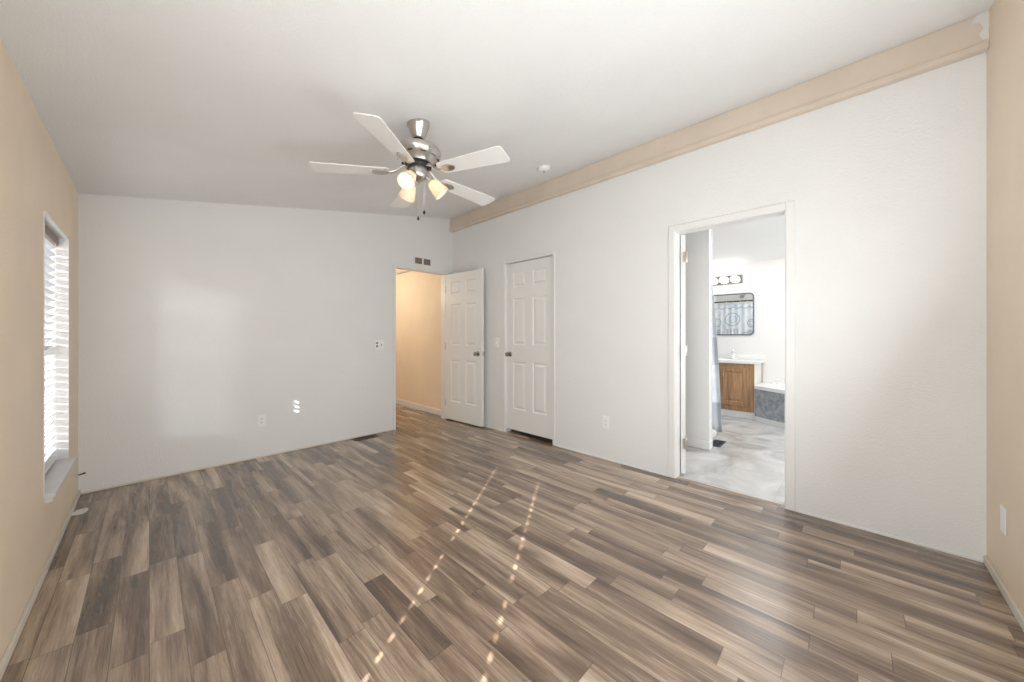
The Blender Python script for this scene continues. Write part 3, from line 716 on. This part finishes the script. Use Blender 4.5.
# mirror
my0, my1, mz0, mz1 = 1.068, 1.86, 1.165, 1.812
def rrect(y0, y1, z0, z1, r, n=8):
    p = []
    for cy_, cz_, a0 in ((y1 - r, z1 - r, 0), (y0 + r, z1 - r, PI/2), (y0 + r, z0 + r, PI), (y1 - r, z0 + r, 1.5*PI)):
        p += [(cy_ + r*math.cos(a0 + PI/2*k/n), cz_ + r*math.sin(a0 + PI/2*k/n)) for k in range(n + 1)]
    return p
mi = thing('wall_mirror', 'round cornered mirror with thin slate frame above the vanity', 'mirror', (XF, (my0 + my1)/2, mz0))
def loops(bm, A, xa, Bq, xb):
    a = [bm.verts.new((xa, y - (my0 + my1)/2, z - mz0)) for y, z in A]; b = [bm.verts.new((xb, y - (my0 + my1)/2, z - mz0)) for y, z in Bq]; n = len(a)
    for i in range(n): bm.faces.new((a[i], a[(i+1) % n], b[(i+1) % n], b[i]))
o_, i_ = rrect(my0, my1, mz0, mz1, .06), rrect(my0 + .016, my1 - .016, mz0 + .016, mz1 - .016, .046)
bm = B(); loops(bm, o_, 0, o_, -.022); loops(bm, o_, -.022, i_, -.022); loops(bm, i_, -.022, i_, 0); loops(bm, i_, 0, o_, 0); bmesh.ops.remove_doubles(bm, verts=bm.verts[:], dist=1e-5); obj('frame', bm, FRAME_BLUE, mi)
bm = B(); a = [bm.verts.new((-.012, y - (my0 + my1)/2, z - mz0)) for y, z in i_]; b = [bm.verts.new((-.006, y - (my0 + my1)/2, z - mz0)) for y, z in i_]; bm.faces.new(a); bm.faces.new(b)
for i in range(len(a)): bm.faces.new((a[i], a[(i+1) % len(a)], b[(i+1) % len(a)], b[i]))
obj('glass', bm, MIRROR, mi)
# vanity light bar
lb = thing('vanity_light', 'chrome light bar with glowing round globes above the mirror', 'light', (XF, 1.5, 2.035))
bm = B(); box(bm, -.035, 0, -.285, .345, -.062, .062, bev=.004); obj('back_plate', bm, simple('bar_chrome', (.38, .38, .38), .25, 1), lb)
for k in range(4):
    y = -.285 + .095 + k*.15
    bm = B(); M = Matrix.Translation((-.085, y, 0)); lathe(bm, [(.052*math.sin(PI*j/14) + 1e-4, -.052*math.cos(PI*j/14)) for j in range(15)], 24, M); g = obj('globe', bm, BULB, lb, smooth=True)
    bm = B(); lathe(bm, [(.022, 0), (.022, .018), (.018, .02)], 16, Matrix.Translation((-.035, y, 0)) @ Matrix.Rotation(-PI/2, 4, 'Y')); obj('socket', bm, CHROME, lb, smooth=True)

# corner tub with marbled front panel
tub = thing('bathtub', 'white corner bathtub with blue grey marbled front panels', 'bathtub', (5.9, .2, 0))
TX, TY = 5.9, .2; TZ = .478
P = [(XF - .002, .966), (5.775, .966), (5.12, -.05), (5.12, -1.2), (XF - .002, -1.2)]
def off(poly, d):  # the front outline pushed out by d
    return [poly[0], (poly[1][0] - d, poly[1][1]), (poly[2][0] - d, poly[2][1] + d*.3), (poly[3][0] - d, poly[3][1]), poly[4]]
bm = B(); prism(bm, [(x - TX, y - TY) for x, y in P], .06, TZ - .045); obj('panel', bm, TUBPANEL, tub)['label'] = 'blue grey marbled front panel'
bm = B(); prism(bm, [(x - TX, y - TY) for x, y in off(P, .012)], 0, .06); obj('base_trim', bm, TRIM, tub)['label'] = 'white base strip'
Po = off(P, .02); bm = B(); n = 48; ex, ey, ea, eb = 5.95, -.1, .30, .70; 
def tilted(r, z): return [bm.verts.new((ex - TX + ea*r*math.cos(2*PI*k/n), ey - TY + eb*r*math.sin(2*PI*k/n), z)) for k in range(n)]
rr = [tilted(1, TZ), tilted(.96, TZ - .02), tilted(.85, TZ - .25), tilted(.6, TZ - .36), tilted(.1, TZ - .37)]
for p, q in zip(rr, rr[1:]):
    for i in range(n): bm.faces.new((p[i], p[(i+1) % n], q[(i+1) % n], q[i]))
bm.faces.new(rr[-1])
# deck: ring of quads out to the outline
def hit(ang):
    o0 = Vector((ex, ey)); d = Vector((math.cos(ang), math.sin(ang))); best = None
    for i in range(len(Po)):
        p, q = Vector(Po[i]), Vector(Po[(i+1) % len(Po)]); e = q - p; den = d.x*e.y - d.y*e.x
        if abs(den) < 1e-9: continue
        s = ((p - o0).x*e.y - (p - o0).y*e.x)/den; u = ((p - o0).x*d.y - (p - o0).y*d.x)/den
        if s > 0 and -1e-6 <= u <= 1 + 1e-6 and (best is None or s < best): best = s
    return o0 + d*best
angs = [2*PI*k/n for k in range(n)]
for (x, y) in Po:        # snap the nearest ray to each corner so that the outline stays sharp
    ca = math.atan2(y - ey, x - ex) % (2*PI); k = min(range(n), key=lambda i: min(abs(angs[i] - ca), 2*PI - abs(angs[i] - ca))); angs[k] = ca
o1 = [bm.verts.new((*(hit(a_) - Vector((TX, TY))), TZ)) for a_ in angs]; o2 = [bm.verts.new((v.co.x, v.co.y, TZ - .045)) for v in o1]
for i in range(n):
    j = (i+1) % n; bm.faces.new((rr[0][i], rr[0][j], o1[j], o1[i])); bm.faces.new((o1[i], o1[j], o2[j], o2[i]))
obj('deck', bm, TUBM, tub)
strip('trim_14', TUBM, (XF - .04, XF - .001, -1.2, .96, TZ, TZ + .05), 'white upstand between the corner bathtub and the wall')
tf = thing('tub_faucet', 'white tub spout on the deck of the corner bathtub', 'faucet', (6.10, .80, TZ))
bm = B(); lathe(bm, [(.028, 0), (.026, .02), (.018, .03)], 16); obj('base', bm, TUBM, tf, smooth=True)
bm = B(); tube(bm, [(0, 0, .02), (-.005, -.02, .06), (-.02, -.07, .07), (-.03, -.12, .055)], [.018, .018, .016, .014], 12); obj('spout', bm, TUBM, tf, smooth=True)

# shower: curb, rod, rings, curtain, shower arm
CX = 4.60
bm = B(); box(bm, 4.07, CX - .03, 1.13, 2.135, 0, .075, bev=.012, seg=3); cb_ = obj('shower_tray', bm, TUBM, smooth=True); tag(cb_, 'low white shower tray behind the curtain', 'shower tray')
rod = thing('curtain_rod', 'dark shower curtain rod above the curtain', 'curtain rod', (CX, 1.19, 1.835))
bm = B(); tube(bm, [(0, 0, 0), (0, .95, 0)], .013, 12); obj('pole', bm, DARKMETAL, rod, smooth=True)
bm = B(); lathe(bm, [(.03, 0), (.03, .012), (.016, .02)], 20, Matrix.Translation((0, .95, 0)) @ Matrix.Rotation(PI/2, 4, 'X')); obj('flange', bm, DARKMETAL, rod, smooth=True)
bm = B(); ny, nz = 150, 20; g = []
y0, y1 = 1.185, 2.11
for i in range(ny + 1):
    row_ = []
    for k in range(nz + 1):
        u = i/ny; z = .035 + (1.79 - .035) * k/nz; low = 1 - k/nz
        y = y0 + (y1 - y0)*u - .10*low*(1 - .35*low)*(1 - u)**2*1.4
        fold = .012 + .016*low
        x = CX + fold*math.sin(u*9*2*PI + .5*math.sin(u*9)) + .04*low*math.exp(-u*14) 
        row_.append(bm.verts.new((x, y, z)))
    g.append(row_)
for i in range(ny):
    for k in range(nz): bm.faces.new((g[i][k], g[i+1][k], g[i+1][k+1], g[i][k+1]))
cu = obj('shower_curtain', bm, CURTAIN, smooth=True); md = cu.modifiers.new('thick', 'SOLIDIFY'); md.thickness = .002
tag(cu, 'pale blue printed shower curtain with ring and feather pattern hanging in the bathroom', 'curtain')
for k in range(8):
    bm = B(); y = y0 + .03 + k*(y1 - y0 - .06)/7
    pts = [(CX + .026*math.cos(2*PI*j/14), y, 1.817 + .034*math.sin(2*PI*j/14)) for j in range(15)]
    tube(bm, pts, .0022, 5); rg = obj('curtain_ring', bm, CHROME, smooth=True); tag(rg, 'metal ring holding the shower curtain on its rod', 'curtain ring', 'rings along the shower curtain rod')
sh = thing('wall_shower', 'chrome shower head on a bent arm, seen in the mirror', 'shower', (4.065, 1.62, 2.02))
bm = B(); lathe(bm, [(.03, 0), (.03, .004), (.012, .01)], 20, Matrix.Rotation(PI/2, 4, 'Y')); tube(bm, [(0, 0, 0), (.08, 0, .03), (.14, 0, .02), (.19, 0, -.03)], .010, 10); obj('arm', bm, CHROME, sh, smooth=True)
bm = B(); lathe(bm, [(.012, 0), (.016, .02), (.042, .055), (.042, .068)], 24, Matrix.Translation((.185, 0, -.025)) @ Vector((.6, 0, -.8)).to_track_quat('Z', 'Y').to_matrix().to_4x4()); obj('rose', bm, CHROME, sh, smooth=True)
